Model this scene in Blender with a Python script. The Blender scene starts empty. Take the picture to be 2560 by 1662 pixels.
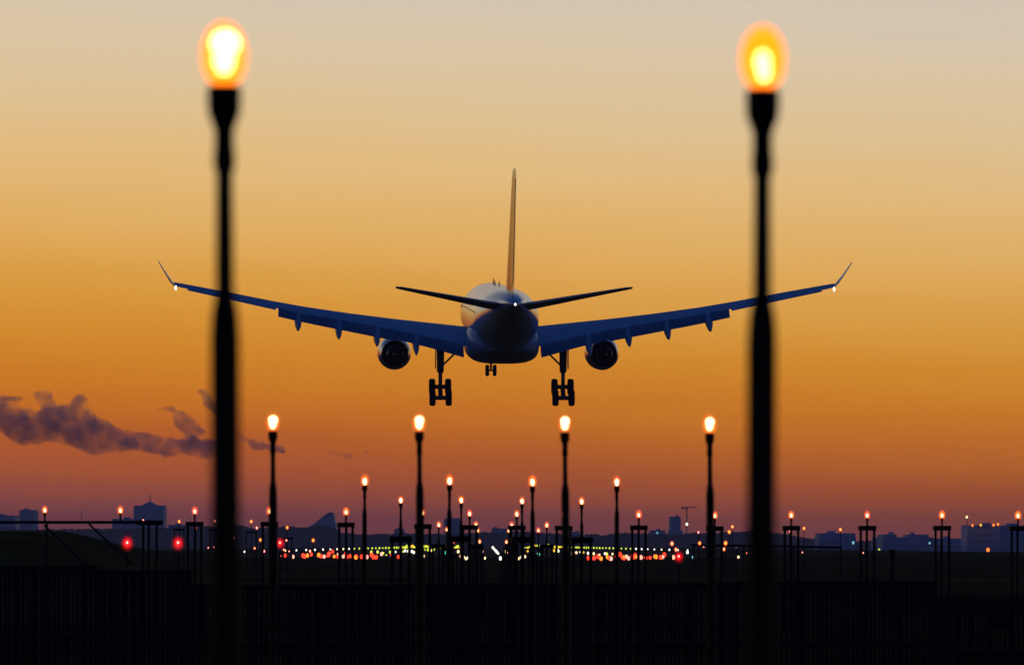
import bpy, bmesh, math, random
from mathutils import Vector, Matrix, noise
random.seed(7)
R = math.radians
scn = bpy.context.scene
COL = scn.collection

# ------------------------------------------------------------------ camera
F = 12500.0            # focal length in photo pixels (2560 wide)
VX, VY = 1231.0, 1396.0  # where the approach axis and the eye level meet
cam_d = bpy.data.cameras.new("camera")
cam = bpy.data.objects.new("camera", cam_d)
COL.objects.link(cam)
cam.location = (0, 0, 0)
cam.rotation_euler = (R(90), 0, 0)
cam_d.sensor_width = 36
cam_d.lens = F * 36 / 2560
cam_d.shift_x = (1280 - VX) / 2560
cam_d.shift_y = (VY - 831) / 2560
cam_d.clip_start = 0.5
cam_d.clip_end = 90000
cam_d.dof.use_dof = True
cam_d.dof.focus_distance = 430
cam_d.dof.aperture_fstop = 5.2
scn.camera = cam

# ------------------------------------------------------------------ colour
def s2l(c):
    return tuple((v / 255 / 12.92) if v <= 10 else ((v / 255 + .055) / 1.055) ** 2.4 for v in c)

scn.view_settings.view_transform = 'Standard'
scn.view_settings.look = 'None'
scn.view_settings.exposure = 0
scn.view_settings.gamma = 1
scn.cycles.use_denoising = True
scn.cycles.sample_clamp_indirect = 1.0
scn.cycles.max_bounces = 6
scn.cycles.volume_bounces = 1
scn.cycles.transparent_max_bounces = 24

# ------------------------------------------------------------------ sky
w = bpy.data.worlds.new("World")
scn.world = w
w.use_nodes = True
nt = w.node_tree
nt.nodes.clear()
def N(t, **k):
    n = nt.nodes.new(t)
    for a, b in k.items(): setattr(n, a, b)
    return n
def L(a, b): nt.links.new(a, b)
def mrange(src, a, b, c, d, smooth=False):
    n = N('ShaderNodeMapRange', clamp=True)
    if smooth: n.interpolation_type = 'SMOOTHSTEP'
    for k, v in zip((1, 2, 3, 4), (a, b, c, d)): n.inputs[k].default_value = v
    L(src, n.inputs[0]); return n.outputs[0]
def ramp(src, stops):
    n = N('ShaderNodeValToRGB')
    e = n.color_ramp.elements
    e[0].position, e[0].color = stops[0][0], (*stops[0][1], 1)
    e[1].position, e[1].color = stops[-1][0], (*stops[-1][1], 1)
    for p, c in stops[1:-1]:
        x = e.new(p); x.color = (*c, 1)
    L(src, n.inputs[0]); return n.outputs[0]
tc = N('ShaderNodeTexCoord')
sep = N('ShaderNodeSeparateXYZ'); L(tc.outputs['Generated'], sep.inputs[0])
mp = N('ShaderNodeMapping'); mp.inputs['Scale'].default_value = (9, 9, 90); L(tc.outputs['Generated'], mp.inputs[0])
nz = N('ShaderNodeTexNoise'); nz.inputs['Scale'].default_value = 1.0; nz.inputs['Detail'].default_value = 3
L(mp.outputs[0], nz.inputs['Vector'])
wob = mrange(nz.outputs[0], 0, 1, -.0048, .0048)
# the glow sinks a little towards the right
tilt = N('ShaderNodeMath', operation='MULTIPLY'); L(sep.outputs[0], tilt.inputs[0]); tilt.inputs[1].default_value = .05
z0 = N('ShaderNodeMath', operation='ADD'); L(sep.outputs[2], z0.inputs[0]); L(wob, z0.inputs[1])
zz = N('ShaderNodeMath', operation='ADD'); L(z0.outputs[0], zz.inputs[0]); L(tilt.outputs[0], zz.inputs[1])
ta = mrange(zz.outputs[0], -.02, .12, 0, .7)
tb = mrange(zz.outputs[0], .12, 1, 0, .3)
tt = N('ShaderNodeMath', operation='ADD'); L(ta, tt.inputs[0]); L(tb, tt.inputs[1])
def pos(y): return ((VY - y) / F + .02) / .14 * .7
SKY = [(1396, (158, 80, 74)), (1330, (172, 86, 74)), (1290, (182, 91, 66)), (1245, (193, 95, 52)), (1200, (202, 99, 38)),
       (1150, (205, 103, 28)), (1090, (214, 114, 20)), (1010, (222, 129, 20)), (900, (227, 146, 34)), (780, (231, 162, 60)),
       (640, (235, 177, 90)), (480, (235, 191, 123)), (300, (230, 199, 150)), (150, (225, 202, 168)), (0, (218, 202, 182))]
stops = [(0, (.02, .012, .015))] + [(pos(y), s2l(c)) for y, c in SKY] + \
        [(.703, s2l((216, 201, 183))), (.712, s2l((212, 199, 184))), (.722, (.33, .33, .33)), (.737, (.07, .105, .18)), (.80, (.007, .034, .13)), (1, (.0034, .028, .130))]
warm = ramp(tt.outputs[0], stops)
cool = ramp(tt.outputs[0], [(0, (.003, .003, .004)), (.1, (.008, .010, .020)), (.3, (.006, .012, .030)), (.7, (.004, .014, .045)), (.8, (.0035, .026, .122)), (1, (.0034, .028, .130))])
az = mrange(sep.outputs[1], .15, .93, 0, 1, True)
mx = N('ShaderNodeMix', data_type='RGBA'); L(az, mx.inputs[0]); L(cool, mx.inputs[6]); L(warm, mx.inputs[7])
sky = N('ShaderNodeTexSky', sky_type='NISHITA'); sky.sun_disc = False
sky.sun_elevation = R(-2.5); sky.sun_rotation = R(0)
bg1 = N('ShaderNodeBackground'); L(mx.outputs[2], bg1.inputs[0]); bg1.inputs[1].default_value = 1.0
bg2 = N('ShaderNodeBackground'); L(sky.outputs[0], bg2.inputs[0]); bg2.inputs[1].default_value = 0.05
add = N('ShaderNodeAddShader'); L(bg1.outputs[0], add.inputs[0]); L(bg2.outputs[0], add.inputs[1])
wo = N('ShaderNodeOutputWorld'); L(add.outputs[0], wo.inputs[0])
# The sun is under the horizon, so there is no sun lamp.

# ------------------------------------------------------------------ materials
def mat(name, col, rough=.6, metal=0., coat=0., nscale=None, namt=.35, bump=0., bscale=20., spec=.5):
    m = bpy.data.materials.new(name); m.use_nodes = True
    t = m.node_tree; b = t.nodes['Principled BSDF']
    b.inputs['Base Color'].default_value = (*col, 1)
    b.inputs['Roughness'].default_value = rough
    b.inputs['Metallic'].default_value = metal
    b.inputs['Coat Weight'].default_value = coat
    b.inputs['Coat Roughness'].default_value = .08
    b.inputs['Specular IOR Level'].default_value = spec
    if nscale:
        c = t.nodes.new('ShaderNodeTexCoord'); n = t.nodes.new('ShaderNodeTexNoise')
        n.inputs['Scale'].default_value = nscale; n.inputs['Detail'].default_value = 6
        t.links.new(c.outputs['Object'], n.inputs['Vector'])
        r = t.nodes.new('ShaderNodeValToRGB'); e = r.color_ramp.elements
        e[0].position, e[1].position = .3, .7
        e[0].color = (*[v * (1 - namt) for v in col], 1); e[1].color = (*[min(1, v * (1 + namt)) for v in col], 1)
        t.links.new(n.outputs[0], r.inputs[0]); t.links.new(r.outputs[0], b.inputs['Base Color'])
        if bump:
            bn = t.nodes.new('ShaderNodeTexNoise'); bn.inputs['Scale'].default_value = bscale
            t.links.new(c.outputs['Object'], bn.inputs['Vector'])
            bb = t.nodes.new('ShaderNodeBump'); bb.inputs['Strength'].default_value = bump
            t.links.new(bn.outputs[0], bb.inputs['Height']); t.links.new(bb.outputs[0], b.inputs['Normal'])
    return m
def emit(name, col, s, sample=False):
    m = bpy.data.materials.new(name); m.use_nodes = True
    t = m.node_tree; t.nodes.clear()
    e = t.nodes.new('ShaderNodeEmission'); e.inputs[0].default_value = (*col, 1); e.inputs[1].default_value = s
    o = t.nodes.new('ShaderNodeOutputMaterial'); t.links.new(e.outputs[0], o.inputs[0])
    m.cycles.emission_sampling = 'AUTO' if sample else 'NONE'
    return m
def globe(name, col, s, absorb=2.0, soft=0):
    """lit frosted globe: clear skin, glowing all through (soft: falloff from the middle, painting a bloom halo round the bulb)"""
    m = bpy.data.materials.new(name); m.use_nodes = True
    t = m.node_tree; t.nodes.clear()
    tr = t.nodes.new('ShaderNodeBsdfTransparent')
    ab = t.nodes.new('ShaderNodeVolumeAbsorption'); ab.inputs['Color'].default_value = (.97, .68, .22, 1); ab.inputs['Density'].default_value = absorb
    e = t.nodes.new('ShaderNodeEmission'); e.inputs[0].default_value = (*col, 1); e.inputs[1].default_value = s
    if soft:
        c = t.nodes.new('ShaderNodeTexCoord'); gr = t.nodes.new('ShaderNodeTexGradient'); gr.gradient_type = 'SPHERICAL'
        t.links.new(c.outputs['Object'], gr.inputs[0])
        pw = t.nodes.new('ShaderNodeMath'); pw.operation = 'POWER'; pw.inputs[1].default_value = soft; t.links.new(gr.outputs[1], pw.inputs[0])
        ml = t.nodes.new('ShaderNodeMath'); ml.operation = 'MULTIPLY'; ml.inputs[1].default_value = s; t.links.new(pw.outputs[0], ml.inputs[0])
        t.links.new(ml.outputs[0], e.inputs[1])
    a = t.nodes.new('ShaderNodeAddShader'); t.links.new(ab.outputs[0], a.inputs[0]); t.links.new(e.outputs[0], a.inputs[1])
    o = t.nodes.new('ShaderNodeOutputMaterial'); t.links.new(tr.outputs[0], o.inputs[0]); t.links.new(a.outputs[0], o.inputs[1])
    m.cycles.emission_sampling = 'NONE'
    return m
M = dict(
    grass=mat('grass', (.12, .062, .013), 1.0, nscale=.08, namt=.5, bump=.4, bscale=3, spec=0),
    tarmac=mat('tarmac', (.035, .035, .036), 1.0, nscale=.2, spec=.02),
    mast=mat('painted_steel', (.05, .03, .012), .6, nscale=9, namt=.3, spec=.15),
    dark=mat('dark_steel', (.02, .018, .016), .7, nscale=6, spec=.1),
    black=mat('black_metal', (.012, .010, .010), .6, nscale=6, spec=.15),
    white=mat('white_aircraft_paint', (.74, .75, .77), .28, coat=.5, nscale=.35, namt=.05),
    wing=mat('grey_wing_paint', (.40, .48, .60), .5, nscale=.5, namt=.07),
    tail=mat('tan_tail_paint', (.62, .42, .20), .3, coat=.4, nscale=.4, namt=.06),  # one even tan over fin and rudder
    belly=mat('grey_belly_paint', (.55, .60, .68), .35, nscale=.5, namt=.1),
    tailgrey=mat('tailplane_paint', (.22, .23, .25), .45, nscale=.6, namt=.1),
    flap=mat('shaded_flap_paint', (.16, .21, .31), .55, nscale=.6, namt=.12),  # darker than the wing: shade on the flaps put into the colour
    nac=mat('nacelle_paint', (.62, .64, .68), .25, coat=.4, nscale=.6, namt=.05),
    hot=mat('burnt_metal', (.05, .045, .042), .4, .8, nscale=3),
    tyre=mat('tyre_rubber', (.02, .02, .02), .8, nscale=5),
    steel=mat('gear_steel', (.16, .16, .17), .4, .5, nscale=5),
    band=mat('hazed_band_glass', (.46, .50, .62), .4, nscale=.2),  # glass lightened and blued with painted haze
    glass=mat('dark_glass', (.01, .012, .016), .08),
    hazed_concrete=mat('hazed_concrete', (.50, .56, .72), .85, nscale=.05, namt=.15),  # blue of the haze put into wall colours, cladding and roofs too
    slab=mat('hazed_cladding', (.62, .66, .80), .6, nscale=.04, namt=.12),
    roof=mat('hazed_roof_sheet', (.48, .52, .66), .7, nscale=.05),
    wood=mat('tree_foliage', (.045, .045, .04), .9, nscale=.1, namt=.5),
    galv=mat('galvanised_steel', (.09, .09, .09), .7, nscale=4, spec=.2),
    grey=mat('grey_cabinet_paint', (.05, .05, .055), .8, nscale=3, spec=.1),
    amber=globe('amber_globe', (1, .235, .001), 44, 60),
    amberhalo=globe('orange_halo_globe', (1, .13, .008), 62, .5, 2.0),  # soft globes below paint lens bloom as a glowing volume
    pinkhalo=globe('pink_orange_halo_globe', (1, .09, .02), 55, .5, 2.0),
    redglow=globe('red_halo_globe', (1, .006, .006), 26, .3, 4.2),
    core=emit('lamp_filament_glow', (1, .74, .36), 3.8, True),
    corehot=emit('white_hot_filament', (1, .88, .62), 7.5, True),
    core_o=emit('orange_lamp_core', (1, .30, .05), 3.0),
    core_r=emit('red_lamp_core', (1, .22, .17), 4.5),
    e_white=emit('white_light', (1, .93, .75), 2.2), e_warm=emit('warm_light', (1, .72, .35), 2.2),
    e_yel=emit('yellow_light', (.85, .68, .03), 1.9), e_lime=emit('lime_light', (.60, .75, .06), 1.7), e_gold=emit('gold_light', (1, .47, .03), 1.9),
    e_red=emit('red_light', (1, .035, .015), 3.2), e_org=emit('orange_light', (1, .17, .015), 3.0),
    e_pink=emit('pink_light', (1, .42, .30), 1.8),
    e_green=emit('green_light', (.10, .75, .42), 1.1), e_cyan=emit('cyan_light', (.25, .70, .80), 1.0),
    strobe=emit('strobe_light', (1, .97, .9), 4),
)

# ------------------------------------------------------------------ mesh helpers
class MB:
    def __init__(s): s.v, s.f, s.m = [], [], []
    def add(s, vs, fs, mi=0):
        o = len(s.v); s.v += [tuple(v) for v in vs]; s.f += [tuple(i + o for i in f) for f in fs]; s.m += [mi] * len(fs); return s
    def box(s, c, d, mi=0, taper=1.0):
        x, y, z = c; a, b, h = d[0] / 2, d[1] / 2, d[2] / 2
        vs = [(x + sx * a * (taper if k else 1), y + sy * b * (taper if k else 1), z + (h if k else -h)) for k in (0, 1) for sx, sy in ((-1, -1), (1, -1), (1, 1), (-1, 1))]
        return s.add(vs, [(3, 2, 1, 0), (4, 5, 6, 7), (0, 1, 5, 4), (1, 2, 6, 5), (2, 3, 7, 6), (3, 0, 4, 7)], mi)
    def loft(s, rings, mi=0, caps=True):
        n = len(rings[0]); vs = [p for r in rings for p in r]; fs = []
        for k in range(len(rings) - 1):
            for i in range(n):
                j = (i + 1) % n
                fs.append((k * n + i, k * n + j, (k + 1) * n + j, (k + 1) * n + i))
        if caps: fs += [tuple(range(n))[::-1], tuple((len(rings) - 1) * n + i for i in range(n))]
        return s.add(vs, fs, mi)
    def lathe(s, prof, c=(0, 0, 0), n=20, axis='z', mi=0, caps=True):
        """prof: (radius, height)"""
        rings = []
        for r, h in prof:
            ring = []
            for i in range(n):
                a = 2 * math.pi * i / n; u, v = r * math.cos(a), r * math.sin(a)
                p = (u, v, h) if axis == 'z' else ((u, -h, v) if axis == '-y' else ((v, h, u) if axis == 'y' else (h, u, v)))
                ring.append((p[0] + c[0], p[1] + c[1], p[2] + c[2]))
            rings.append(ring)
        return s.loft(rings, mi, caps)
    def tube(s, a, b, r, r2=None, n=10, mi=0):
        a, b = Vector(a), Vector(b); d = (b - a).normalized()
        u = d.orthogonal().normalized(); v = d.cross(u); r2 = r if r2 is None else r2
        return s.loft([[p + (u * math.cos(t) + v * math.sin(t)) * q for t in [2 * math.pi * i / n for i in range(n)]] for p, q in ((a, r), (b, r2))], mi)
    def ell(s, c, r, n=16, k=10, mi=0):
        return s.lathe_scaled(c, r, n, k, mi)
    def lathe_scaled(s, c, r, n, k, mi):
        rings = []
        for j in range(k + 1):
            t = math.pi * (j / k * .98 + .01)
            rings.append([(c[0] + r[0] * math.sin(t) * math.cos(2 * math.pi * i / n), c[1] + r[1] * math.sin(t) * math.sin(2 * math.pi * i / n), c[2] - r[2] * math.cos(t)) for i in range(n)])
        return s.loft(rings, mi)
    def build(s, name, mats, parent=None, smooth=True, loc=None, angle=40):
        me = bpy.data.meshes.new(name); me.from_pydata(s.v, [], s.f); me.validate()
        bm = bmesh.new(); bm.from_mesh(me); bmesh.ops.recalc_face_normals(bm, faces=bm.faces)
        if smooth:
            for f in bm.faces: f.smooth = True
            for e in bm.edges:
                if len(e.link_faces) == 2 and e.calc_face_angle(0) > R(angle): e.smooth = False
        bm.to_mesh(me); bm.free()
        if not isinstance(mats, (list, tuple)): mats = [mats]
        for m in mats: me.materials.append(m)
        if len(mats) > 1 and len(me.polygons) == len(s.m):
            for p, k in zip(me.polygons, s.m): p.material_index = k
        o = bpy.data.objects.new(name, me); COL.objects.link(o)
        if parent: o.parent = parent
        if loc is not None: o.location = loc
        return o
def tag(o, label=None, cat=None, group=None, kind=None):
    for k, v in (('label', label), ('category', cat), ('group', group), ('kind', kind)):
        if v: o[k] = v
    return o
def thing(name, label, cat, loc=(0, 0, 0), group=None):
    o = bpy.data.objects.new(name, None); o.empty_display_size = .2
    COL.objects.link(o); o.location = loc
    return tag(o, label, cat, group)
def copy_tree(o, parent=None):
    c = o.copy(); COL.objects.link(c)
    if parent: c.parent = parent
    for ch in list(o.children): copy_tree(ch, c)
    return c
def P(px, py, d): return Vector(((px - VX) * d / F, d, (VY - py) * d / F))
def smooth(a, b, x):
    t = max(0, min(1, (x - a) / (b - a))); return t * t * (3 - 2 * t)

# ------------------------------------------------------------------ ground
GP = [(-200, -1.9), (140, -1.9), (250, -1.0), (330, -.45), (450, .05), (605, .55), (1275, 2.4), (2500, 5.6), (4200, 9.1), (9000, 12)]
def ground_z(x, y):
    z = GP[-1][1]
    for (a, b), (c, d) in zip(GP, GP[1:]):
        if y <= c:
            t = max(0, (y - a) / (c - a)); z = b + (d - b) * t; break
    if z > 0: z *= smooth(170, 75, abs(x))
    z += 2.3 * smooth(-.060, -.088, x / max(y, 1)) * smooth(165, 255, y) * (1 - smooth(450, 900, y))
    z += .10 * noise.noise(Vector((x * .05, y * .03, 0))) * smooth(20, 60, y) * (1 - smooth(450, 800, y))
    return z
ys = [-150, -60, -10, 5, 15, 25] + list(range(35, 460, 8)) + list(range(480, 1000, 40)) + list(range(1000, 4400, 200)) + [5000, 6000, 7500, 9000]
xs = [-2600, -1500, -900, -500, -300] + list(range(-200, -80, 20)) + list(range(-80, 81, 4)) + list(range(100, 201, 20)) + [300, 500, 900, 1500, 2600]
g = MB(); nx = len(xs)
g.add([(x, y, ground_z(x, y)) for y in ys for x in xs], [(j * nx + i, j * nx + i + 1, (j + 1) * nx + i + 1, (j + 1) * nx + i) for j in range(len(ys) - 1) for i in range(nx - 1)])
tag(g.build('ground', M['grass']), kind='structure')
rw = MB(); ry = [y for y in ys if 480 <= y <= 4200]
for a, b in zip(ry, ry[1:]):
    rw.add([(-28, a, ground_z(0, a) + .03), (28, a, ground_z(0, a) + .03), (28, b, ground_z(0, b) + .03), (-28, b, ground_z(0, b) + .03)], [(0, 1, 2, 3)])
tag(rw.build('runway', M['tarmac']), kind='structure')

# ------------------------------------------------------------------ approach lamps on masts
ORD = ['first', 'second', 'third', 'fourth', 'fifth', 'sixth', 'seventh', 'eighth', 'ninth', 'tenth', 'eleventh', 'twelfth']
def mesh_of(o): return o
def lamp_head(root, core, shell, bulb=1.0, gr=.05, up=-1):
    h = MB().lathe([(.0185, -.265), (.025, -.245), (.0245, -.225), (.0222, -.20), (.0225, -.165), (.034, -.135), (.0375, -.12), (.0385, -.075), (.034, -.066)]).build('holder', M['black'], root)
    gl = MB().ell((0, 0, 0), (1, 1, 1)).build('globe', shell, root); gl.scale = (gr, gr, gr * 1.5)  # beyond the near row, oversized so its glow paints a halo
    b = MB().ell((0, 0, -.006), (.027 * bulb, .027 * bulb, .040 * bulb), 12, 8).ell((.003, 0, .026 * up), (.036 * bulb, .033 * bulb, .034 * bulb) if up > 0 else (.022 * bulb, .022 * bulb, .034 * bulb), 12, 8).build('bulb', core, gl); b.scale = (1 / gr, 1 / gr, 1 / gr / 1.5)
    return h, gl, b
def make_lamp(name, foot, platform, core='core', shell='amber', drop=.44, thick=True, bulb=1.0, gr=.05, up=-1):
    """foot: metres from globe centre down to the ground; platform: metres down to the three-legged table top, or None"""
    root = thing(name, 'lamp', 'approach lamp')
    bottom = -foot if platform is None else -platform
    ms = MB()
    if thick and -drop > bottom + .1:
        ms.lathe([(.033, bottom), (.033, -drop - .08), (.030, -drop - .03), (.021, -drop + .02), (.0185, -.22)])
    else:
        ms.lathe([(.024, bottom), (.022, -.22)])
    ms.build('mast', M['mast'], root)
    lamp_head(root, M[core], M[shell], bulb, gr, up)
    if platform is not None:
        MB().box((0, 0, -platform - .06), (.44, .34, .12)).build('platform', M['black'], root, smooth=False)
        for lx, ly in ((-.17, -.1), (0, .13), (.17, -.1)):
            MB().tube((lx, ly, -platform - .12), (lx * 1.02, ly, -foot), .033).build('leg', M['black'], root)
    return root
def label_row(i, n, where): return f'amber lamp, {ORD[i]} from left of the {where}'
ROWS = [  # distance, lamps (px, py), platform drop, row words
    (11.13, [(560, 140), (1907, 149)], None, None),
    (41.1, [(682, 1057), (1048, 1058), (1412, 1060), (1774, 1062)], None, 'four mid-distance masts below the airliner'),
    (71.4, [(912, 1201), (1124, 1200), (1331, 1203), (1542, 1203)], None, 'four smaller masts behind the mid-distance ones'),
    (99.4, [(1002, 1249), (1153, 1249), (1305, 1251), (1454, 1252)], .72, 'four small lamps on low dark platforms'),
    (126.9, [(1057, 1281), (1174, 1283), (1292, 1284), (1410, 1285)], .29, 'four little lamps between the white-lit rows'),
    (155, [(1097, 1311), (1190, 1311), (1279, 1312), (1367, 1312)], .60, 'four tiny lamps just above the dark tree line'),
    (186, [(1117, 1323), (1194, 1325), (1272, 1326), (1346, 1325)], .6, 'four tiny pink lamps at tree-line height'),
    (216, [(1133, 1354), (1199, 1353), (1266, 1354), (1331, 1355)], .5, 'four pin-prick lamps below the tree line'),
]
for ri, (d, pts, plat, words) in enumerate(ROWS):
    for i, (px, py) in enumerate(pts):
        p = P(px, py, d)
        foot = p.z - ground_z(p.x, p.y) + .03
        far = ri >= 5
        o = make_lamp('approach_lamp', foot, plat, 'corehot' if ri == 0 else 'core', 'amber' if ri < 1 else ('pinkhalo' if (ri * 3 + i) % 4 == 1 else 'amberhalo'), .545 if ri == 0 else (.50 if ri == 1 else .42), bulb=(.88, .66)[i] if ri == 0 else 1.02, gr=(.0515, .074, .08, .08, .09, .10, .10, .10)[ri] * (1 if ri == 0 else random.uniform(.93, 1.07)), up=1 if (ri == 0 and i == 0) or ri == 1 else -1)  # globe radius widens by row to paint bloom round far lamps
        o.location = p
        o.rotation_euler = (0, R(random.uniform(-.6, .6)), R(random.uniform(0, 90)) if plat is None else R(random.uniform(-6, 6)))
        if ri == 0:
            tag(o, ('big blurred near lamp on the left, glowing white-hot inside amber globe', 'big blurred near lamp on the right, glowing yellow inside amber globe')[i], 'approach lamp', 'tall blurred lamp masts closest to the viewer')
        else:
            tag(o, label_row(i, 4, words), 'approach lamp', words)
# first crossbar: lamps on three-legged tables on both sides, same distance as the fifth row
BAR = [(112, 1274), (301, 1275), (487, 1277), (674, 1277), (865, 1279), (1597, 1286), (1787, 1288), (1978, 1287), (2168, 1287), (2355, 1287), (2545, 1288)]
dB = 126.9
for i, (px, py) in enumerate(BAR):
    p = P(px, py, dB); foot = p.z - ground_z(p.x, p.y) + .03
    on_beam = i < 2
    if on_beam: o = make_lamp('approach_lamp', .31, None, 'core', 'pinkhalo' if i % 3 == 2 else 'amberhalo', thick=False, gr=random.uniform(.095, .112))
    else: o = make_lamp('approach_lamp', foot, .27, 'core', 'pinkhalo' if i % 3 == 2 else 'amberhalo', thick=False, gr=random.uniform(.095, .112))
    o.location = p
    if on_beam: tag(o, 'amber lamp on a stub standing on the long dark gantry beam, %s one' % ('left' if i == 0 else 'right'), 'approach lamp', 'lamps standing on the gantry beam')
    elif i < 5: tag(o, ['orange lamp on a three-legged table left of the left near mast', 'orange lamp half hidden behind the leftmost mid-distance mast', 'orange lamp on a three-legged table right of the leftmost mid-distance mast'][i - 2], 'approach lamp', 'crossbar lamps on three-legged tables')
    else: tag(o, ['orange lamp on a three-legged table, first right of the small masts', 'orange lamp on a table tucked beside the rightmost mid-distance mast', 'orange lamp on a table, first right of the right near mast', 'orange lamp on a table, second right of the right near mast', 'orange lamp on a table, third right of the right near mast', 'orange lamp on a table cut by the right picture edge'][i - 5], 'approach lamp', 'crossbar lamps on three-legged tables')

# gantry beam on the left
zb = (VY - 1305) * dB / F
def gx(px): return (px - VX) * dB / F
gt = thing('gantry', 'long dark horizontal gantry beam with diagonal braces at the far left', 'gantry', (gx(150), dB, ground_z(gx(150), dB)))
gz = zb - gt.location.z
def rel(px, py, dy=0): 
    v = P(px, py, dB + dy) - gt.location; return v
x0, x1 = gx(-160) - gx(150), gx(404) - gx(150)
MB().box(((x0 + x1) / 2, 0, gz), (x1 - x0, .09, .075)).build('beam', M['black'], gt, smooth=False)
for a, b in (((222, 1309), (330, 1410)), ((110, 1312), (215, 1412))):
    MB().tube(rel(*a), rel(*b, .3), .026).build('brace', M['dark'], gt)
for px in (-60, 117, 358, 372, 392):
    q = gx(px) - gx(150)
    MB().box((q, 0, gz / 2 - .02), (.06, .06, gz - .04)).build('leg', M['black'], gt, smooth=False)
MB().box((gx(375) - gx(150), 0, gz - .01), (.66, .30, .12)).build('platform', M['black'], gt, smooth=False)
MB().tube((gx(204) - gx(150), 0, gz), (gx(204) - gx(150), 0, gz + .30), .008, .004).build('antenna', M['black'], gt)

# second crossbar and the scattered red and orange stake lamps
def stake(px, py, d, kind, label, group, size=1.0, plat=None):
    p = P(px, py, d); foot = max(.15, p.z - ground_z(p.x, p.y) + .05)
    core, shell = {'o': ('core_o', 'amberhalo'), 'r': ('core_r', 'redglow'), 'p': ('core_r', 'amberhalo')}[kind]
    root = thing('marker_lamp', label, 'marker lamp', p, group)
    r = .06 * size
    r *= 1.5; gl = MB().ell((0, 0, 0), (1, 1, 1), 12, 8).build('globe', M[shell], root); gl.scale = (r, r, r * 1.3)  # oversized globe, its inner glow paints the bloom halo
    MB().ell((0, 0, 0), (.36, .36, .42), 10, 6).build('bulb', M[core], gl)
    st = MB().lathe([(.02, -foot), (.02, -r * 1.3), (.03, -r * 1.2), (.03, -r * 1.05)], n=8).build('stake', M['black'], root)
    if plat:
        MB().box((0, 0, -plat), (.62, .4, .1)).build('platform', M['black'], root, smooth=False)
        for lx in (-.26, .26): MB().tube((lx, 0, -plat), (lx, 0, -foot), .03).build('leg', M['black'], root)
    return root
d2 = 277.0
SECOND = [(358, 1300, 'r', None), (448, 1303, 'o', .45), (537, 1302, 'r', .5), (628, 1303, 'o', .6), (718, 1318, 'o', .6),
          (1746, 1330, 'r', None), (1831, 1316, 'o', None), (1921, 1317, 'r', None), (2010, 1320, 'o', None), (2101, 1323, 'o', None)]
G2 = 'far crossbar of red and orange lamps'
L2 = ['red lamp above the right end of the long gantry beam', 'orange lamp left of a three-legged lamp table, small platform below', 'dim red lamp showing through the left near mast',
      'orange lamp between left near mast and leftmost mid-distance mast', 'orange-red lamp close right of the leftmost mid-distance mast',
      'red lamp left of the rightmost mid-distance mast, at roof height', 'orange lamp on thin stake left of the right near mast, higher of a pair', 'red lamp glowing through the right near mast',
      'orange lamp on thin stake just right of the first right-hand table', 'orange lamp on thin stake at the end of the low right beam']
for (px, py, k, pl), lb in zip(SECOND, L2): stake(px, py, d2, k, lb, G2, 1.25, pl)
STK = [
    (642, 1319, 300, 'r', 1.6, 'red lamp just below an orange one left of the leftmost mid-distance mast'),
    (716, 1350, 260, 'r', 1.1, 'faint red lamp under an orange-red one right of the leftmost mid-distance mast'),
    (651, 1349, 260, 'o', 1.2, 'small orange lamp at the foot of the leftmost mid-distance mast'),
    (660, 1377, 260, 'r', 1.5, 'red lamp low beside the leftmost mid-distance mast foot'),
    (584, 1345, 260, 'r', 1.5, 'red lamp right of the left near mast, upper of two'),
    (576, 1358, 262, 'r', 1.4, 'red lamp right of the left near mast, lower of two'),
    (783, 1350, 260, 'o', 1.3, 'lone orange lamp in front of the dark woods left of the lit rows'),
    (775, 1377, 260, 'r', 1.4, 'red lamp below the lone orange lamp by the woods'),
    (489, 1320, 200, 'o', .8, 'orange lamp seen under the table left of the left near mast'),
    (1749, 1357, 260, 'o', 1.3, 'orange lamp below the red one left of the rightmost mid-distance mast'),
    (1823, 1329, 300, 'o', 1.5, 'orange lamp on stake left of the right near mast, lower of a pair'),
    (1814, 1357, 260, 'o', 1.5, 'orange-red lamp near the low right beam, above a smaller one'),
    (1810, 1372, 260, 'p', 1.3, 'small orange-pink lamp under the low right beam'),
    (1974, 1328, 277, 'r', 1.0, 'dim red lamp against the first table right of the right near mast'),
    (1680, 1358, 260, 'p', 1.5, 'pink-red lamp above the right end of the red light row'),
    (1690, 1373, 265, 'p', 1.4, 'orange-pink lamp just above the bright red end lamp'),
    (2006, 1380, 260, 'r', .8, 'faint red lamp below the low right beam'),
    (2158, 1381, 260, 'r', .8, 'faint red lamp between the legs of the second right-hand table'),
]
for px, py, d, k, s, lb in STK: stake(px, py, d, k, lb, 'scattered red and orange marker lamps', s)
for px, py, lb in ((318, 1357, 'bright red lamp with a wide halo below the gantry beam'), (445, 1357, 'bright red lamp with a wide halo left of the left near mast'),
                   (700, 1357, 'bright red lamp with a halo right of the leftmost mid-distance mast'), (1697, 1391, 'bright red lamp closing the right end of the red light row')):
    d = 160; p = P(px, py, d); foot = p.z - ground_z(p.x, p.y) + .03
    root = thing('obstruction_lamp', lb, 'obstruction lamp', p, 'bright red haloed lamps')
    r = .31 if px < 500 else .25
    gl = MB().ell((0, 0, 0), (1, 1, 1), 20, 14).build('globe', M['redglow'], root); gl.scale = (r, r, r * 1.2)  # globe swollen into a painted bloom halo around the bulb
    MB().ell((0, 0, .05), (.12, .12, .13), 12, 8).build('bulb', M['core_r'], gl)
    MB().lathe([(.03, -foot), (.03, -r * 1.2), (.06, -r * 1.15), (.06, -r * 1.05)]).build('stake', M['black'], root)

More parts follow.
